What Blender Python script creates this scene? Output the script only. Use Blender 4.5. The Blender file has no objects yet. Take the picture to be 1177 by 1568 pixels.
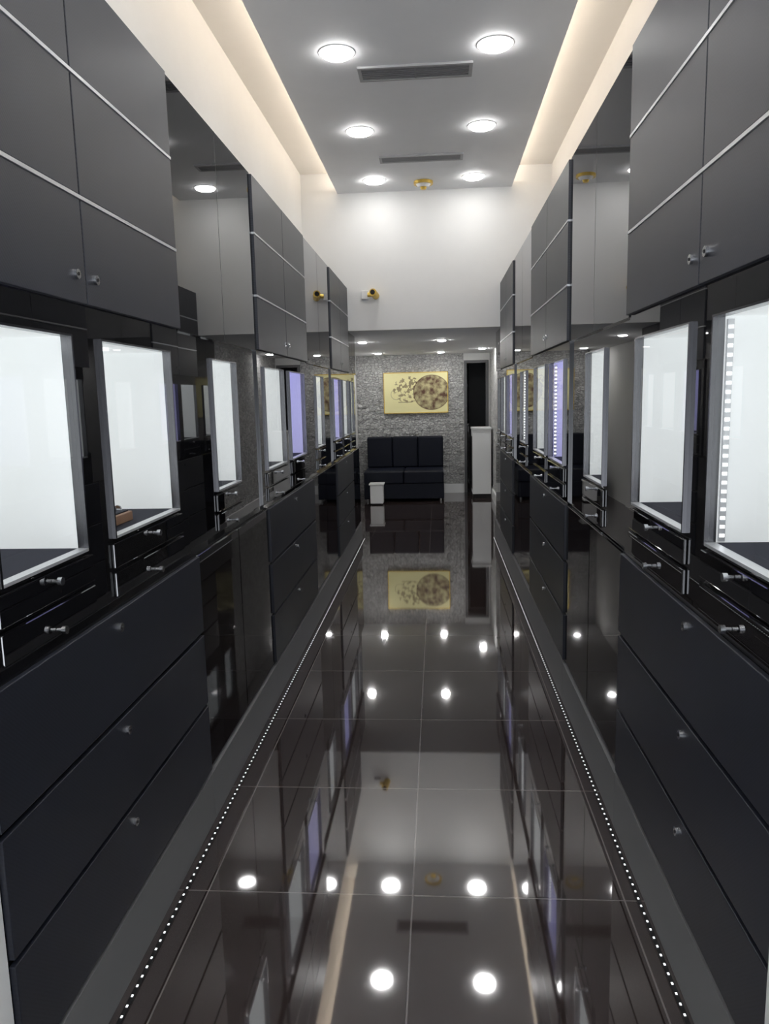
import bpy, bmesh, math, random
from mathutils import Vector, Matrix
random.seed(3)
scene=bpy.context.scene
try:
    scene.view_settings.view_transform='Standard'; scene.view_settings.look='None'
except Exception: pass
# ------------------------------------------------------------ dimensions
XL,XR=-0.8365,0.595
WL,WR=-1.24,1.06
ZT,ZS1,ZS2,ZD=2.528,2.264,1.983,1.730
D0,D1,D2=0.9785,0.6996,0.4392
WZ0,WZ1=1.15,1.66
YBH,ZBH=7.311,2.127
ZP,ZC=3.369,3.551
PXL,PXR=-0.899,0.70
YB=11.758
YF=-1.6
# ------------------------------------------------------------ materials
def mat(name):
    m=bpy.data.materials.new(name);m.use_nodes=True
    nt=m.node_tree;b=nt.nodes['Principled BSDF'];return m,nt,b
def simple(name,col,rough=.5,metal=0.,ior=1.5,em=None,es=0.,noise=0.,nscale=8.):
    m,nt,b=mat(name)
    b.inputs['Base Color'].default_value=(*col,1);b.inputs['Roughness'].default_value=rough
    b.inputs['Metallic'].default_value=metal;b.inputs['IOR'].default_value=ior
    if em: b.inputs['Emission Color'].default_value=(*em,1);b.inputs['Emission Strength'].default_value=es
    if noise>0:
        tc=nt.nodes.new('ShaderNodeTexCoord');n=nt.nodes.new('ShaderNodeTexNoise');n.inputs['Scale'].default_value=nscale
        n.inputs['Detail'].default_value=5
        nt.links.new(tc.outputs['Object'],n.inputs['Vector'])
        r=nt.nodes.new('ShaderNodeMapRange');r.inputs['To Min'].default_value=1-noise;r.inputs['To Max'].default_value=1+noise
        nt.links.new(n.outputs['Fac'],r.inputs['Value'])
        mx=nt.nodes.new('ShaderNodeVectorMath');mx.operation='SCALE';mx.inputs[0].default_value=col
        nt.links.new(r.outputs[0],mx.inputs['Scale']);nt.links.new(mx.outputs[0],b.inputs['Base Color'])
    return m
def mirror_mix(name,col,ior,base,rough=.02):
    """polished dark surface: diffuse body + strong clear reflection"""
    m=bpy.data.materials.new(name);m.use_nodes=True;nt=m.node_tree;nt.nodes.clear()
    o=nt.nodes.new('ShaderNodeOutputMaterial');mx=nt.nodes.new('ShaderNodeMixShader')
    d=nt.nodes.new('ShaderNodeBsdfDiffuse');d.inputs[0].default_value=(*col,1)
    g=nt.nodes.new('ShaderNodeBsdfGlossy');g.inputs['Roughness'].default_value=rough;g.inputs[0].default_value=(.95,.95,.96,1)
    f=nt.nodes.new('ShaderNodeFresnel');f.inputs[0].default_value=ior
    r=nt.nodes.new('ShaderNodeMapRange');r.inputs['To Min'].default_value=base;r.inputs['To Max'].default_value=1
    nt.links.new(f.outputs[0],r.inputs['Value']);nt.links.new(r.outputs[0],mx.inputs[0])
    nt.links.new(d.outputs[0],mx.inputs[1]);nt.links.new(g.outputs[0],mx.inputs[2]);nt.links.new(mx.outputs[0],o.inputs[0])
    return m,nt,d
M={}
M['white']=simple('white_wall_paint',(.84,.84,.83),.6,noise=.02)
M['ceil']=simple('ceiling_paint',(.86,.865,.88),.65,noise=.02)
M['cream']=simple('cove_paint',(.88,.85,.80),.6,noise=.02)
M['black']=mirror_mix('black_glass_lacquer',(.006,.006,.007),1.8,.03,.012)[0]
M['blacklow']=mirror_mix('black_gloss_lacquer',(.004,.004,.005),1.40,.0,.02)[0]
M['gap']=simple('dark_gap',(.003,.003,.004),.7)
M['chrome']=simple('brushed_steel',(.62,.63,.65),.22,1.)
M['framesteel']=simple('dark_steel_frame',(.18,.18,.19),.25,1.)
M['silver']=simple('aluminium_trim',(.66,.67,.69),.35,.6)
M['plinth']=simple('steel_plinth',(.17,.17,.175),.55,.0)
M['navy']=simple('navy_velvet',(.012,.014,.028),.9,noise=.2,nscale=60)
M['leather']=simple('black_navy_leather',(.004,.006,.015),.45,ior=1.35,noise=.2,nscale=20)
M['lit']=simple('display_back_glow',(.8,.82,.82),.6,em=(.96,1,1),es=.46,noise=.03,nscale=3)  # back wall glows by itself in place of light from the display LEDs
M['litside']=simple('display_side_glow',(.75,.77,.77),.5,em=(.96,1,1),es=.34)  # sides get a weaker glow, also standing in for LED light
M['lavglow']=simple('display_back_lavender_glow',(.52,.52,.75),.6,em=(.60,.60,1),es=.56)  # bluish LED light put into base colour and glow
M['lavglowside']=simple('display_side_lavender_glow',(.52,.52,.75),.6,em=(.64,.63,1),es=.45)  # same LED tint painted into the side walls
M['led']=simple('led_bead',(1,1,1),.5,em=(.95,.98,1),es=3)
M['ledfloor']=simple('led_bead_floor',(1,1,1),.5,em=(.95,.98,1),es=1.1)
M['lamp']=simple('downlight_diffuser',(1,1,1),.5,em=(1,.985,.96),es=38)
M['lamp2']=simple('small_lamp_diffuser',(1,1,1),.5,em=(1,.985,.96),es=200)
M['covelight']=simple('cove_led',(1,1,1),.5,em=(1,.86,.70),es=10.5)
M['lampwhite']=simple('lamp_trim_white',(.85,.85,.85),.4)
M['slat']=simple('vent_slat_grey',(.20,.20,.21),.5)
M['ventframe']=simple('vent_frame',(.40,.40,.41),.5)
M['brass']=simple('brass',(.75,.52,.12),.3,.8)
M['wood']=simple('tray_wood',(.30,.17,.10),.5,noise=.3,nscale=30)
M['counter']=simple('white_lacquer',(.90,.91,.91),.3)
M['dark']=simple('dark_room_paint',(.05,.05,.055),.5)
M['doorframe']=simple('grey_door_frame',(.10,.10,.105),.35)
# matte carbon texture laminate (diagonal weave)
def carbon(name,col):
    m,nt,b=mat(name)
    b.inputs['Roughness'].default_value=.42
    tc=nt.nodes.new('ShaderNodeTexCoord');mp=nt.nodes.new('ShaderNodeMapping');mp.inputs['Rotation'].default_value=(math.radians(45),0,0)
    w=nt.nodes.new('ShaderNodeTexWave');w.inputs['Scale'].default_value=42;w.bands_direction='Z'
    n=nt.nodes.new('ShaderNodeTexNoise');n.inputs['Scale'].default_value=3
    cr=nt.nodes.new('ShaderNodeMapRange');cr.inputs['To Min'].default_value=.60;cr.inputs['To Max'].default_value=1.30
    ad=nt.nodes.new('ShaderNodeMath');ad.operation='MULTIPLY_ADD';ad.inputs[1].default_value=.6
    vm=nt.nodes.new('ShaderNodeVectorMath');vm.operation='SCALE';vm.inputs[0].default_value=col
    nt.links.new(tc.outputs['Object'],mp.inputs[0]);nt.links.new(mp.outputs[0],w.inputs[0]);nt.links.new(tc.outputs['Object'],n.inputs[0])
    nt.links.new(w.outputs['Fac'],ad.inputs[0]);nt.links.new(n.outputs['Fac'],ad.inputs[2]);nt.links.new(ad.outputs[0],cr.inputs[0])
    nt.links.new(cr.outputs[0],vm.inputs['Scale']);nt.links.new(vm.outputs[0],b.inputs['Base Color'])
    return m
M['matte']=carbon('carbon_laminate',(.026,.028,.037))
M['matteshade']=carbon('carbon_laminate_drawer_shaded',(.013,.015,.023))  # darker copy of the laminate: weaker light on the drawers painted into the colour
# floor tile
fm,nt,dif=mirror_mix('polished_porcelain_tile',(.03,.025,.024),1.8,.15,.035);M['floor']=fm
tc=nt.nodes.new('ShaderNodeTexCoord');sp=nt.nodes.new('ShaderNodeSeparateXYZ');nt.links.new(tc.outputs['Object'],sp.inputs[0])
def grout(out,off):
    a=nt.nodes.new('ShaderNodeMath');a.operation='SUBTRACT';a.inputs[1].default_value=off;nt.links.new(out,a.inputs[0])
    d=nt.nodes.new('ShaderNodeMath');d.operation='DIVIDE';d.inputs[1].default_value=.6317;nt.links.new(a.outputs[0],d.inputs[0])
    p=nt.nodes.new('ShaderNodeMath');p.operation='PINGPONG';p.inputs[1].default_value=.5;nt.links.new(d.outputs[0],p.inputs[0])
    l=nt.nodes.new('ShaderNodeMath');l.operation='LESS_THAN';l.inputs[1].default_value=.0036;nt.links.new(p.outputs[0],l.inputs[0]);return l
g1=grout(sp.outputs[0],-.0934);g2=grout(sp.outputs[1],2.0904)
mxm=nt.nodes.new('ShaderNodeMath');mxm.operation='MAXIMUM';nt.links.new(g1.outputs[0],mxm.inputs[0]);nt.links.new(g2.outputs[0],mxm.inputs[1])
n=nt.nodes.new('ShaderNodeTexNoise');n.inputs['Scale'].default_value=2.5;n.inputs['Detail'].default_value=6;nt.links.new(tc.outputs['Object'],n.inputs[0])
rp=nt.nodes.new('ShaderNodeValToRGB');rp.color_ramp.elements[0].color=(.034,.023,.021,1);rp.color_ramp.elements[1].color=(.050,.036,.033,1);nt.links.new(n.outputs['Fac'],rp.inputs[0])
mc=nt.nodes.new('ShaderNodeMix');mc.data_type='RGBA';mc.inputs[7].default_value=(.20,.185,.18,1)
nt.links.new(mxm.outputs[0],mc.inputs[0]);nt.links.new(rp.outputs[0],mc.inputs[6]);nt.links.new(mc.outputs[2],dif.inputs[0])
# stone
m,nt,b=mat('split_stone_cladding');M['stone']=m
tc=nt.nodes.new('ShaderNodeTexCoord');mp=nt.nodes.new('ShaderNodeMapping');mp.inputs['Scale'].default_value=(1,1,1.6)
v=nt.nodes.new('ShaderNodeTexVoronoi');v.inputs['Scale'].default_value=18;v2=nt.nodes.new('ShaderNodeTexVoronoi');v2.feature='DISTANCE_TO_EDGE';v2.inputs['Scale'].default_value=18
nt.links.new(tc.outputs['Object'],mp.inputs[0]);nt.links.new(mp.outputs[0],v.inputs[0]);nt.links.new(mp.outputs[0],v2.inputs[0])
n=nt.nodes.new('ShaderNodeTexNoise');n.inputs['Scale'].default_value=30;nt.links.new(tc.outputs['Object'],n.inputs[0])
rp=nt.nodes.new('ShaderNodeValToRGB');rp.color_ramp.elements[0].color=(.42,.42,.42,1);rp.color_ramp.elements[1].color=(.74,.74,.73,1);rp.color_ramp.elements[1].position=.9
nt.links.new(v.outputs['Color'],rp.inputs[0])
r2=nt.nodes.new('ShaderNodeMapRange');r2.inputs['From Max'].default_value=.12;r2.inputs['To Min'].default_value=.6;r2.inputs['To Max'].default_value=1;nt.links.new(v2.outputs['Distance'],r2.inputs[0])
vm=nt.nodes.new('ShaderNodeVectorMath');vm.operation='SCALE';nt.links.new(rp.outputs[0],vm.inputs[0]);nt.links.new(r2.outputs[0],vm.inputs['Scale']);nt.links.new(vm.outputs[0],b.inputs['Base Color'])
ad=nt.nodes.new('ShaderNodeMath');ad.operation='ADD';nt.links.new(r2.outputs[0],ad.inputs[0]);nt.links.new(n.outputs['Fac'],ad.inputs[1])
bp=nt.nodes.new('ShaderNodeBump');bp.inputs['Distance'].default_value=.02;nt.links.new(ad.outputs[0],bp.inputs['Height']);nt.links.new(bp.outputs[0],b.inputs['Normal'])
b.inputs['Roughness'].default_value=.8
# glass pane
m=bpy.data.materials.new('clear_glass');m.use_nodes=True;nt=m.node_tree;nt.nodes.clear();M['glass']=m
o=nt.nodes.new('ShaderNodeOutputMaterial');mx=nt.nodes.new('ShaderNodeMixShader');t=nt.nodes.new('ShaderNodeBsdfTransparent');g=nt.nodes.new('ShaderNodeBsdfGlossy');g.inputs['Roughness'].default_value=.01
f=nt.nodes.new('ShaderNodeLayerWeight');f.inputs[0].default_value=.5
pw=nt.nodes.new('ShaderNodeMath');pw.operation='POWER';pw.inputs[1].default_value=5;nt.links.new(f.outputs['Facing'],pw.inputs[0])
ma=nt.nodes.new('ShaderNodeMath');ma.operation='MULTIPLY_ADD';ma.inputs[1].default_value=.35;ma.inputs[2].default_value=.02;nt.links.new(pw.outputs[0],ma.inputs[0])
nt.links.new(ma.outputs[0],mx.inputs[0]);nt.links.new(t.outputs[0],mx.inputs[1]);nt.links.new(g.outputs[0],mx.inputs[2]);nt.links.new(mx.outputs[0],o.inputs[0])
# ------------------------------------------------------------ group builder
def link(o): bpy.context.collection.objects.link(o)
class Grp:
    def __init__(s,name,loc,single=False):
        s.loc=Vector(loc);s.parts={};s.single=single;s.name=name
    def bm(s,part,m):
        k=(part,m)
        if k not in s.parts: s.parts[k]=(bmesh.new(),{})
        return s.parts[k][0]
    def box(s,part,m,x0,x1,y0,y1,z0,z1,bev=0):
        bm=s.bm(part,m)
        if bev: s.parts[(part,m)][1]['bev']=bev
        x0,x1=min(x0,x1),max(x0,x1)
        vs=[bm.verts.new(Vector((x,y,z))-s.loc) for x in (x0,x1) for y in (y0,y1) for z in (z0,z1)]
        for f in [(0,1,3,2),(4,6,7,5),(0,4,5,1),(2,3,7,6),(0,2,6,4),(1,5,7,3)]: bm.faces.new([vs[i] for i in f])
    def cyl(s,part,m,c,axis,r,h,seg=16,r2=None):
        bm=s.bm(part,m);a=Vector(axis).normalized()
        rot=Vector((0,0,1)).rotation_difference(a).to_matrix().to_4x4()
        T=Matrix.Translation(Vector(c)-s.loc)@rot
        bmesh.ops.create_cone(bm,cap_ends=True,segments=seg,radius1=r,radius2=r if r2 is None else r2,depth=h,matrix=T)
    def finish(s):
        if s.single:
            me=bpy.data.meshes.new(s.name);bmj=bmesh.new();root=bpy.data.objects.new(s.name,me)
            for i,((p,m),(bm,op)) in enumerate(s.parts.items()):
                me2=bpy.data.meshes.new('tmp');bm.normal_update()
                for f in bm.faces: f.material_index=i
                bm.to_mesh(me2);bmj.from_mesh(me2);bpy.data.meshes.remove(me2);me.materials.append(M[m])
            bmesh.ops.recalc_face_normals(bmj,faces=bmj.faces[:]);bmj.to_mesh(me);root.location=s.loc;link(root);return root
        root=bpy.data.objects.new(s.name,None);root.location=s.loc;root.empty_display_size=.1;link(root)
        for (p,m),(bm,op) in s.parts.items():
            bmesh.ops.recalc_face_normals(bm,faces=bm.faces[:])
            me=bpy.data.meshes.new(p);bm.to_mesh(me);bm.free();me.materials.append(M[m])
            ob=bpy.data.objects.new(p,me);link(ob);ob.parent=root
            if op.get('bev'):
                b=ob.modifiers.new('bevel','BEVEL');b.width=op['bev'];b.segments=2;b.limit_method='ANGLE'
        return root
def shell(name,m,x0,x1,y0,y1,z0,z1):
    g=Grp(name,(0,0,0),True);g.box(name,m,x0,x1,y0,y1,z0,z1);return g.finish()
# ------------------------------------------------------------ room shell
shell('floor','floor',-1.5,1.5,YF-.1,13.6,-.1,0)
shell('wall_left','white',WL-.1,WL,YF,YB+.1,0,ZC)
shell('wall_right','white',WR,WR+.1,YF,YB+.1,0,ZC)
shell('ceiling','cream',WL-.1,WR+.1,YF-.1,YBH+.1,ZC,ZC+.1)
shell('wall_bulkhead','white',WL,WR,YBH,YBH+.12,ZBH,ZC)
shell('ceiling_back_room','ceil',WL,WR,YBH+.12,YB,ZBH,ZBH+.1)
# front (street side) wall with shop-front opening
g=Grp('wall_front',(0,0,0),True)
g.box('a','white',WL,-.95,YF-.1,YF,0,ZC);g.box('a','white',.75,WR,YF-.1,YF,0,ZC);g.box('a','white',-.95,.75,YF-.1,YF,3.0,ZC);g.finish()
# white jambs in front of first cabinets
shell('trim_1','white',WL,XL+.004,.95,1.243,0,ZC)
shell('trim_2','white',XR-.004,WR,.95,1.285,0,ZC)
# back wall with doorway
g=Grp('wall_back',(0,0,0),True)
g.box('a','white',WL,.41,YB,YB+.12,0,ZBH);g.box('a','white',.78,WR,YB,YB+.12,0,ZBH);g.box('a','white',.41,.78,YB,YB+.12,2.02,ZBH);g.finish()
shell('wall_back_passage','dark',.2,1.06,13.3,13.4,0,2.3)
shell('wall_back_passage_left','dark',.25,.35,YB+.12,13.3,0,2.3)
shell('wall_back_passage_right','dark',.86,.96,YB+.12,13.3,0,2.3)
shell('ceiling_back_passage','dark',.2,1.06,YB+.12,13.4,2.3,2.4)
shell('wall_back_room_right','stone',.80,.86,8.0,YB,0,ZBH)
shell('baseboard_right','counter',.775,.80,8.0,YB,0,.14)
shell('baseboard_back','counter',.09,.40,YB-.045,YB-.031,0,.14)
# stone cladding: real relief
me=bpy.data.meshes.new('stone_cladding');bm=bmesh.new()
NR=46
zs=[i*ZBH/NR for i in range(NR+1)]
for r in range(NR):
    x=WL+.002
    while x<.40:
        wd=random.uniform(.03,.09);x2=min(.405,x+wd)
        d=random.uniform(.006,.028)
        if zs[r]<.14 and x2>.06: d=.01
        v=[bm.verts.new((a,b,c)) for a in (x,x2-.001) for b in (YB-d,YB-.001) for c in (zs[r]+.0005,zs[r+1]-.001)]
        for f in [(0,1,3,2),(4,6,7,5),(0,4,5,1),(2,3,7,6),(0,2,6,4),(1,5,7,3)]: bm.faces.new([v[i] for i in f])
        x=x2+.0001
bmesh.ops.recalc_face_normals(bm,faces=bm.faces[:]);bm.to_mesh(me);bm.free();me.materials.append(M['stone'])
ob=bpy.data.objects.new('wall_stone_cladding',me);link(ob)
# dropped ceiling panel with light cove
g=Grp('ceiling_panel',((PXL+PXR)/2,3,ZP),True)
g.box('a','ceil',PXL,PXR,YF,YBH,ZP,ZP+.045);g.box('b','ceil',PXL+.16,PXR-.16,YF,YBH,ZP+.045,ZC);g.finish()
for x in (PXL+.10,PXR-.10):
    g=Grp('cove_strip_light',(x,3,ZP+.05),True);g.box('a','covelight',x-.02,x+.02,YF,YBH-.02,ZP+.0455,ZP+.06);g.finish()
# ------------------------------------------------------------ ceiling fixtures
def lathe(g,part,m,cx,cy,cz,prof,N=40):
    bm=g.bm(part,m);o=Vector((cx,cy,cz))-g.loc
    rings=[[bm.verts.new(o+Vector((q[0]*math.cos(2*math.pi*i/N),q[0]*math.sin(2*math.pi*i/N),q[1]))) for i in range(N)] for q in prof]
    for a,b in zip(rings,rings[1:]):
        for i in range(N): bm.faces.new((a[i],a[(i+1)%N],b[(i+1)%N],b[i]))
    bm.faces.new(rings[-1])
def downlight(x,y,z,r,m='lamp'):
    g=Grp('recessed_downlight',(x,y,z))
    lathe(g,'trim_ring','lampwhite',x,y,z,[(r+.018,-.0005),(r+.012,-.004),(r+.0,-.004)])
    h=r*.2
    lathe(g,'diffuser',m,x,y,z-.0045,[(r,0),(r*.97,-h*.55),(r*.85,-h*.9),(r*.6,-h)])
    g.finish()
for k in range(-3,3):
    yy=4.437+1.244*k
    for x in (-.526,.335): downlight(x,yy,ZP,.086)
for x,yy in [(-.85,11.15),(.06,11.2),(-.85,8.85),(.62,10.6),(.06,8.85)]: downlight(x,yy,ZBH,.045,'lamp2')
for y0,y1 in [(4.63,4.82),(6.26,6.42)]:
    g=Grp('air_vent',(-.105,(y0+y1)/2,ZP))
    X0,X1=-.435,.225
    for a in [(X0,X1,y0,y0+.02),(X0,X1,y1-.02,y1),(X0,X0+.02,y0+.02,y1-.02),(X1-.02,X1,y0+.02,y1-.02)]: g.box('frame','ventframe',*a,ZP-.012,ZP+.001)
    g.box('cavity','gap',X0+.02,X1-.02,y0+.02,y1-.02,ZP-.002,ZP)
    nn=6
    for i in range(nn):
        yy=y0+.02+(y1-y0-.04)*(i+.5)/nn;g.box('slats','slat',X0+.02,X1-.02,yy-.006,yy+.006,ZP-.010,ZP-.003)
    g.box('slats','slat',-.108,-.102,y0+.02,y1-.02,ZP-.011,ZP-.002)
    g.finish()
g=Grp('smoke_detector',(-.10,7.03,ZP))
g.cyl('base','brass',(-.10,7.03,ZP-.012),(0,0,1),.085,.024,32)
g.cyl('body','lampwhite',(-.10,7.03,ZP-.035),(0,0,1),.045,.022,32,.065)
g.cyl('sensor','brass',(-.10,7.03,ZP-.056),(0,0,1),.022,.02,24,.03);g.finish()
g=Grp('security_camera',(-.62,YBH,2.45))
g.box('bracket','lampwhite',-.70,-.63,YBH-.04,YBH,2.41,2.49,.006)
g.cyl('arm','brass',(-.61,YBH-.04,2.45),(1,0,0),.02,.06)
g.cyl('housing','brass',(-.575,YBH-.06,2.452),(.2,1,-.2),.034,.11,24)
g.cyl('lens','gap',(-.587,YBH-.118,2.463),(.2,1,-.2),.022,.01,24);g.finish()
# ------------------------------------------------------------ cabinets
def side(s):
    return (lambda d:XL-d) if s<0 else (lambda d:XR+d)
DEP=lambda s:(XL-WL-.002) if s<0 else (WR-XR-.002)
OFF=.010
def cabinet(s,y0,y1,wins,glossy=False,ztop=ZT,tint=None,dots=()):
    X=side(s);off=OFF if glossy else 0.;dep=DEP(s);ym=(y0+y1)/2
    if y0<1.3: ym=1.82
    sx=1 if s<0 else -1
    lo=-.016 if s<0 else 0.    # lower drawers stand slightly proud on this side
    ZB=.185 if s<0 else .20
    g=Grp('glossy_display_cabinet' if glossy else 'display_cabinet',(X(off),ym,0))
    def B(part,m,d0,d1,*a,**k): g.box(part,m,X(d0+off),X(d1+off),*a,**k)
    bf=.014
    dd=dep-off
    B('plinth','plinth',-off+lo,dd,y0,y1,0,ZB-.006)
    B('lower_body','blacklow',bf+lo,dd,y0,y1,ZB-.006,D0)
    B('drawer_body','black',bf,dd,y0,y1,D0,WZ0)
    B('upper_body','black',bf,dd,y0,y1,WZ1,ztop)
    cur=y0
    for (a,b) in wins+[(y1,y1)]:
        if a>cur: B('mullions','black',bf,dd,cur,a,WZ0,WZ1)
        cur=b
    bd=min(.36,dd-.02)
    for i,(a,b) in enumerate(wins):
        t=tint[i] if tint else 0
        mb,ms=('lavglow','lavglowside') if t else ('lit','litside')
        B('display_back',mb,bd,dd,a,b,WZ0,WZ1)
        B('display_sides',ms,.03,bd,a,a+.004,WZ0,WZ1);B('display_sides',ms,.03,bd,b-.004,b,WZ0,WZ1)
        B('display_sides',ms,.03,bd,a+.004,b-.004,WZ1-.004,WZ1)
        B('display_floor','navy',.03,bd,a+.004,b-.004,WZ0,WZ0+.006)
        for q in (.12,.26): g.cyl('display_spot','led',(X(q+off),(a+b)/2,WZ1-.008),(0,0,1),.022,.006,20)
        fw=.007
        B('window_frame','framesteel',.004,.03,a,a+fw,WZ0,WZ1);B('window_frame','framesteel',.004,.03,b-fw,b,WZ0,WZ1)
        B('window_frame','framesteel',.004,.03,a+fw,b-fw,WZ1-fw*.7,WZ1)
        B('window_sill','silver',.004,.03,a+fw,b-fw,WZ0,WZ0+fw)
        B('glass_pane','glass',.014,.0145,a+fw,b-fw,WZ0+fw,WZ1-fw*.7)
        if i in dots:
            B('led_strip_back','silver',.034,.048,b-.012,b-.005,WZ0+.01,WZ1-.01)
            zz=WZ0+.02
            while zz<WZ1-.02:
                B('led_beads','led',.036,.046,b-.0135,b-.0121,zz,zz+.007);zz+=.02
        for (z0,z1) in [(1.072,1.138),(.996,1.062)]:
            B('small_drawers','black',.004,bf,a-.015,b+.015,z0,z1,bev=.003)
            zc=z1-.018 if z0>1.06 else z0+.014
            yc=(a+b)/2;xx=X(off)
            g.cyl('drawer_knobs','chrome',(xx+sx*.004,yc,zc),(1,0,0),.0045,.014,12)
            g.cyl('drawer_knobs','chrome',(xx+sx*.015,yc,zc),(1,0,0),.009,.010,20)
    ysp=[y0,ym,y1]
    if not glossy:
        zz=[z for z in (ZD,ZS2,ZS1,ZT) if z<ztop-.02]+[ztop]
        for j in range(2):
            for k in range(len(zz)-1):
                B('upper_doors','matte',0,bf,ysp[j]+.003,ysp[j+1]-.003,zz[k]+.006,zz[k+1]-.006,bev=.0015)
        for z in zz[1:-1]: B('aluminium_strips','silver',-.002,bf,y0+.002,y1-.002,z-.0042,z+.0042)
        for a,b in [(D1,D0),(D2,D1),(ZB,D2)]:
            B('drawer_fronts','matteshade',lo,bf+lo,y0+.002,y1-.002,a+.008,b-.006,bev=.002)
            g.cyl('locks','chrome',(X(-.003+lo),ym,b-.048),(1,0,0),.0115,.008,20)
            g.cyl('locks','gap',(X(-.0075+lo),ym,b-.048),(1,0,0),.004,.002,10)
        if ztop>ZD+.3:
            for yy in (ym-.05,ym+.05):
                g.cyl('locks','chrome',(X(-.003),yy,1.80),(1,0,0),.0115,.008,20)
                g.cyl('locks','gap',(X(-.0075),yy,1.80),(1,0,0),.004,.002,10)
    else:
        for j in range(2):
            B('upper_mirror_doors','black',0,bf,ysp[j]+.002,ysp[j+1]-.002,ZD,ztop-.002,bev=.001)
            B('lower_doors','blacklow',lo,bf+lo,ysp[j]+.002,ysp[j+1]-.002,ZB+.004,D0-.004,bev=.004)
    return g.finish()
WA=[(1.36,1.735),(1.885,2.39)];WC=[(3.70,4.18),(4.33,4.83)]
for s in (-1,1):
    R_=s>0
    cabinet(s,1.288 if R_ else 1.245,2.49,WA,dots=(0,) if R_ else ())
    cabinet(s,2.492,3.588,[(2.86,3.22)],glossy=True)
    cabinet(s,3.590,4.950,WC,tint=[1,0] if R_ else [0,1],dots=(0,) if R_ else ())
    cabinet(s,4.952,6.114,[(5.35,5.71)],glossy=True,tint=[0],dots=(0,) if R_ else ())
    cabinet(s,6.116,YBH-.002,[(6.2,6.66),(6.80,7.24)],tint=[1,0])
    cabinet(s,YBH,7.948,[(7.5,7.78)],glossy=True,ztop=ZBH-.002,tint=[0])
# floor led strips
for s in (-1,1):
    X=side(s);sx=-s
    x=X(-.042 if s<0 else -.016)
    g=Grp('led_strip_light',(x,4,0))
    g.box('channel','gap',x-.006,x+.006,1.29,7.94,0,.004)
    yy=1.3
    while yy<7.93:
        g.box('beads','ledfloor',x-.0025,x+.0025,yy,yy+.007,.004,.0055);yy+=.033
    g.finish()
# items in display windows
def tray(s,y,d):
    X=side(s);g=Grp('jewelry_tray',(X(d),y,WZ0+.006));z=WZ0+.0062
    g.box('tray','wood',X(d-.05),X(d+.09),y-.12,y+.04,z,z+.028,.003)
    g.box('liner','navy',X(d-.04),X(d+.08),y-.11,y+.03,z+.028,z+.031)
    for i in range(5):
        g.cyl('rings','chrome',(X(d-.02+.02*i),y-.03,z+.040),(0,1,.2),.011,.008,14)
    for k in range(3):
        g.cyl('stand','chrome',(X(d+.01+.03*k),y+.075+.02*k,z+.012),(0,0,1),.016,.024,16,.012)
        g.cyl('stand','chrome',(X(d+.01+.03*k),y+.075+.02*k,z+.030),(0,1,.2),.010,.006,16)
    g.finish()
tray(-1,2.12,.12);tray(1,2.10,.14)
# ------------------------------------------------------------ back room
g=Grp('bench_sofa',(-.48,11.2,0))
x0,x1=-1.07,.08
g.box('base','leather',x0,x1,10.78,11.66,.04,.26,.01)
n=3
for i in range(n):
    a=x0+(x1-x0)*i/n;b=x0+(x1-x0)*(i+1)/n
    g.box('back_cushions','leather',a+.002,b-.002,11.40,11.60,.44,.90,.02)
for i in range(2):
    a=x0+(x1-x0)*i/2;b=x0+(x1-x0)*(i+1)/2
    g.box('seat_cushions','leather',a+.002,b-.002,10.76,11.42,.26,.44,.02)
g.box('backrest','leather',x0,x1,11.58,11.68,.04,.89,.01)
for x in (x0+.05,x1-.05):
    for y in (10.84,11.6): g.cyl('feet','chrome',(x,y,.02),(0,0,1),.018,.04,12)
g.finish()
g=Grp('side_table',(-.86,10.55,0))
g.box('top','counter',-.97,-.76,10.45,10.68,.28,.30,.003)
g.box('body','counter',-.955,-.775,10.465,10.665,.02,.28,.003);g.box('foot','gap',-.94,-.79,10.48,10.65,0,.02)
g.finish()
g=Grp('reception_counter',(.62,11.3,0))
g.box('body','counter',.50,.77,11.05,11.40,.06,1.0,.005);g.box('top','counter',.49,.775,11.03,11.42,1.0,1.03,.004);g.box('kick','gap',.51,.77,11.07,11.40,0,.06)
g.box('panel_groove','gap',.498,.4995,11.10,11.36,.12,.9);g.finish()
# door
g=Grp('door_1',(.6,YB,0))
g.box('frame','doorframe',.41,.45,YB-.02,YB+.12,0,2.02);g.box('frame','doorframe',.74,.78,YB-.02,YB+.12,0,2.02);g.box('frame','doorframe',.45,.74,YB-.02,YB+.12,1.98,2.02)
g.box('leaf_glass','black',.46,.49,YB+.13,YB+.42,.01,1.97);g.finish()
# artwork
m,nt,b=mat('gold_map_print');M['art']=m
b.inputs['Roughness'].default_value=.5
N=nt.nodes.new;Lk=nt.links.new
tc=N('ShaderNodeTexCoord');sp=N('ShaderNodeSeparateXYZ');Lk(tc.outputs['Object'],sp.inputs[0])
def mth(op,a,b=None,c=None):
    q=N('ShaderNodeMath');q.operation=op
    for i,v in enumerate((a,b,c)):
        if v is None: continue
        if isinstance(v,(int,float)): q.inputs[i].default_value=v
        else: Lk(v,q.inputs[i])
    return q.outputs[0]
def dist(cx,cz,sx=1.,sz=1.):
    a=mth('MULTIPLY',mth('SUBTRACT',sp.outputs[0],cx),sx);c=mth('MULTIPLY',mth('SUBTRACT',sp.outputs[2],cz),sz)
    return mth('SQRT',mth('ADD',mth('MULTIPLY',a,a),mth('MULTIPLY',c,c)))
nz=N('ShaderNodeTexNoise');nz.inputs['Scale'].default_value=13;nz.inputs['Detail'].default_value=8;Lk(tc.outputs['Object'],nz.inputs[0])
nz2=N('ShaderNodeTexNoise');nz2.inputs['Scale'].default_value=22;nz2.inputs['Detail'].default_value=4;Lk(tc.outputs['Object'],nz2.inputs[0])
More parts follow.
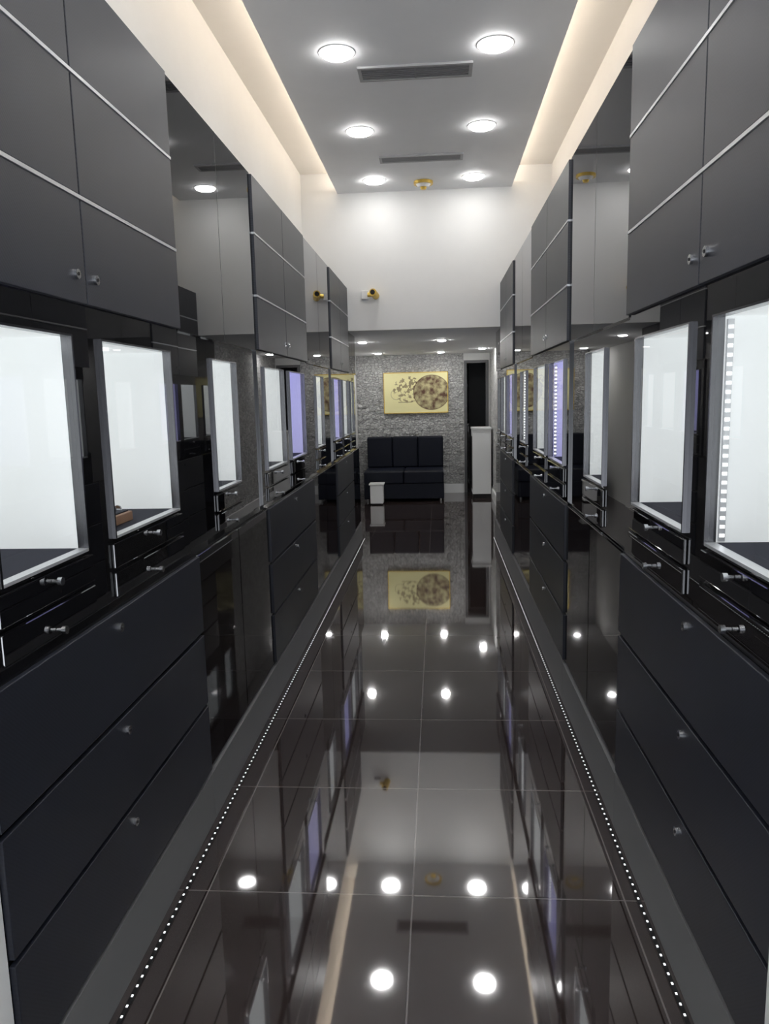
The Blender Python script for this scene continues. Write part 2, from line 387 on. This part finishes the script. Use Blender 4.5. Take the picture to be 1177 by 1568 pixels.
dc=dist(.24,0,.95,1.);inc=mth('LESS_THAN',dc,.262)
big=mth('MULTIPLY',inc,mth('MULTIPLY_ADD',nz.outputs[0],2.2,-.40))
big=mth('MAXIMUM',big,mth('MULTIPLY',inc,.4))
ring=mth('LESS_THAN',mth('ABSOLUTE',mth('SUBTRACT',dc,.262)),.006)
dl=dist(-.12,.05,.75,.85);inl=mth('LESS_THAN',dl,.17)
sm=mth('MULTIPLY',inl,mth('MULTIPLY',mth('GREATER_THAN',nz2.outputs[0],.53),.7))
ring2=mth('MULTIPLY',mth('LESS_THAN',mth('ABSOLUTE',mth('SUBTRACT',dist(-.30,-.02),.08)),.004),.5)
line=mth('MULTIPLY',mth('MULTIPLY',mth('LESS_THAN',mth('ABSOLUTE',mth('SUBTRACT',sp.outputs[2],-.14)),.007),mth('LESS_THAN',mth('ABSOLUTE',mth('SUBTRACT',sp.outputs[0],-.17)),.1)),.6)
tot=mth('MINIMUM',mth('ADD',mth('MAXIMUM',mth('MAXIMUM',mth('MAXIMUM',big,sm),ring2),line),mth('MULTIPLY',ring,.5)),1.)
mc=N('ShaderNodeMix');mc.data_type='RGBA';mc.inputs[6].default_value=(.88,.82,.44,1);mc.inputs[7].default_value=(.11,.05,.03,1);Lk(tot,mc.inputs[0]);Lk(mc.outputs[2],b.inputs['Base Color'])
ax0,ax1,az0,az1=-.821,.167,1.242,1.863
g=Grp('framed_artwork',((ax0+ax1)/2,YB-.04,(az0+az1)/2))
g.box('canvas','art',ax0+.01,ax1-.01,YB-.056,YB-.034,az0+.01,az1-.01)
for a in [(ax0,ax1,az0,az0+.012),(ax0,ax1,az1-.012,az1),(ax0,ax0+.012,az0,az1),(ax1-.012,ax1,az0,az1)]:
    g.box('frame','brass',a[0],a[1],YB-.06,YB-.0315,a[2],a[3])
g.finish()
# ------------------------------------------------------------ world: lower half brightened as added fill for the ceiling, softer sky
w=bpy.data.worlds.new('world');scene.world=w;w.use_nodes=True
nt=w.node_tree;bg=nt.nodes['Background'];bg.inputs[0].default_value=(.88,.93,1,1)
tc=nt.nodes.new('ShaderNodeTexCoord');sp=nt.nodes.new('ShaderNodeSeparateXYZ');mr=nt.nodes.new('ShaderNodeMapRange')
mr.inputs['From Min'].default_value=-.35;mr.inputs['From Max'].default_value=0.05;mr.inputs['To Min'].default_value=8.;mr.inputs['To Max'].default_value=1.0
nt.links.new(tc.outputs['Generated'],sp.inputs[0]);nt.links.new(sp.outputs[2],mr.inputs['Value']);nt.links.new(mr.outputs[0],bg.inputs[1])
# ------------------------------------------------------------ camera
p,yv,r=.1513,.0725,.0232
fw=Vector((-math.sin(yv)*math.cos(p),math.cos(yv)*math.cos(p),-math.sin(p)))
rt=Vector((math.cos(yv),math.sin(yv),0));up=rt.cross(fw)
c,s_=math.cos(r),math.sin(r)
R=rt*c-up*s_;U=up*c+rt*s_
cd=bpy.data.cameras.new('camera');cd.lens=1155.56/1568*36;cd.sensor_width=36;cd.sensor_fit='AUTO';cd.clip_start=.02
cam=bpy.data.objects.new('camera',cd);link(cam)
mw=Matrix((R,U,-fw)).transposed().to_4x4();mw.translation=Vector((0,0,1.5));cam.matrix_world=mw
scene.camera=cam
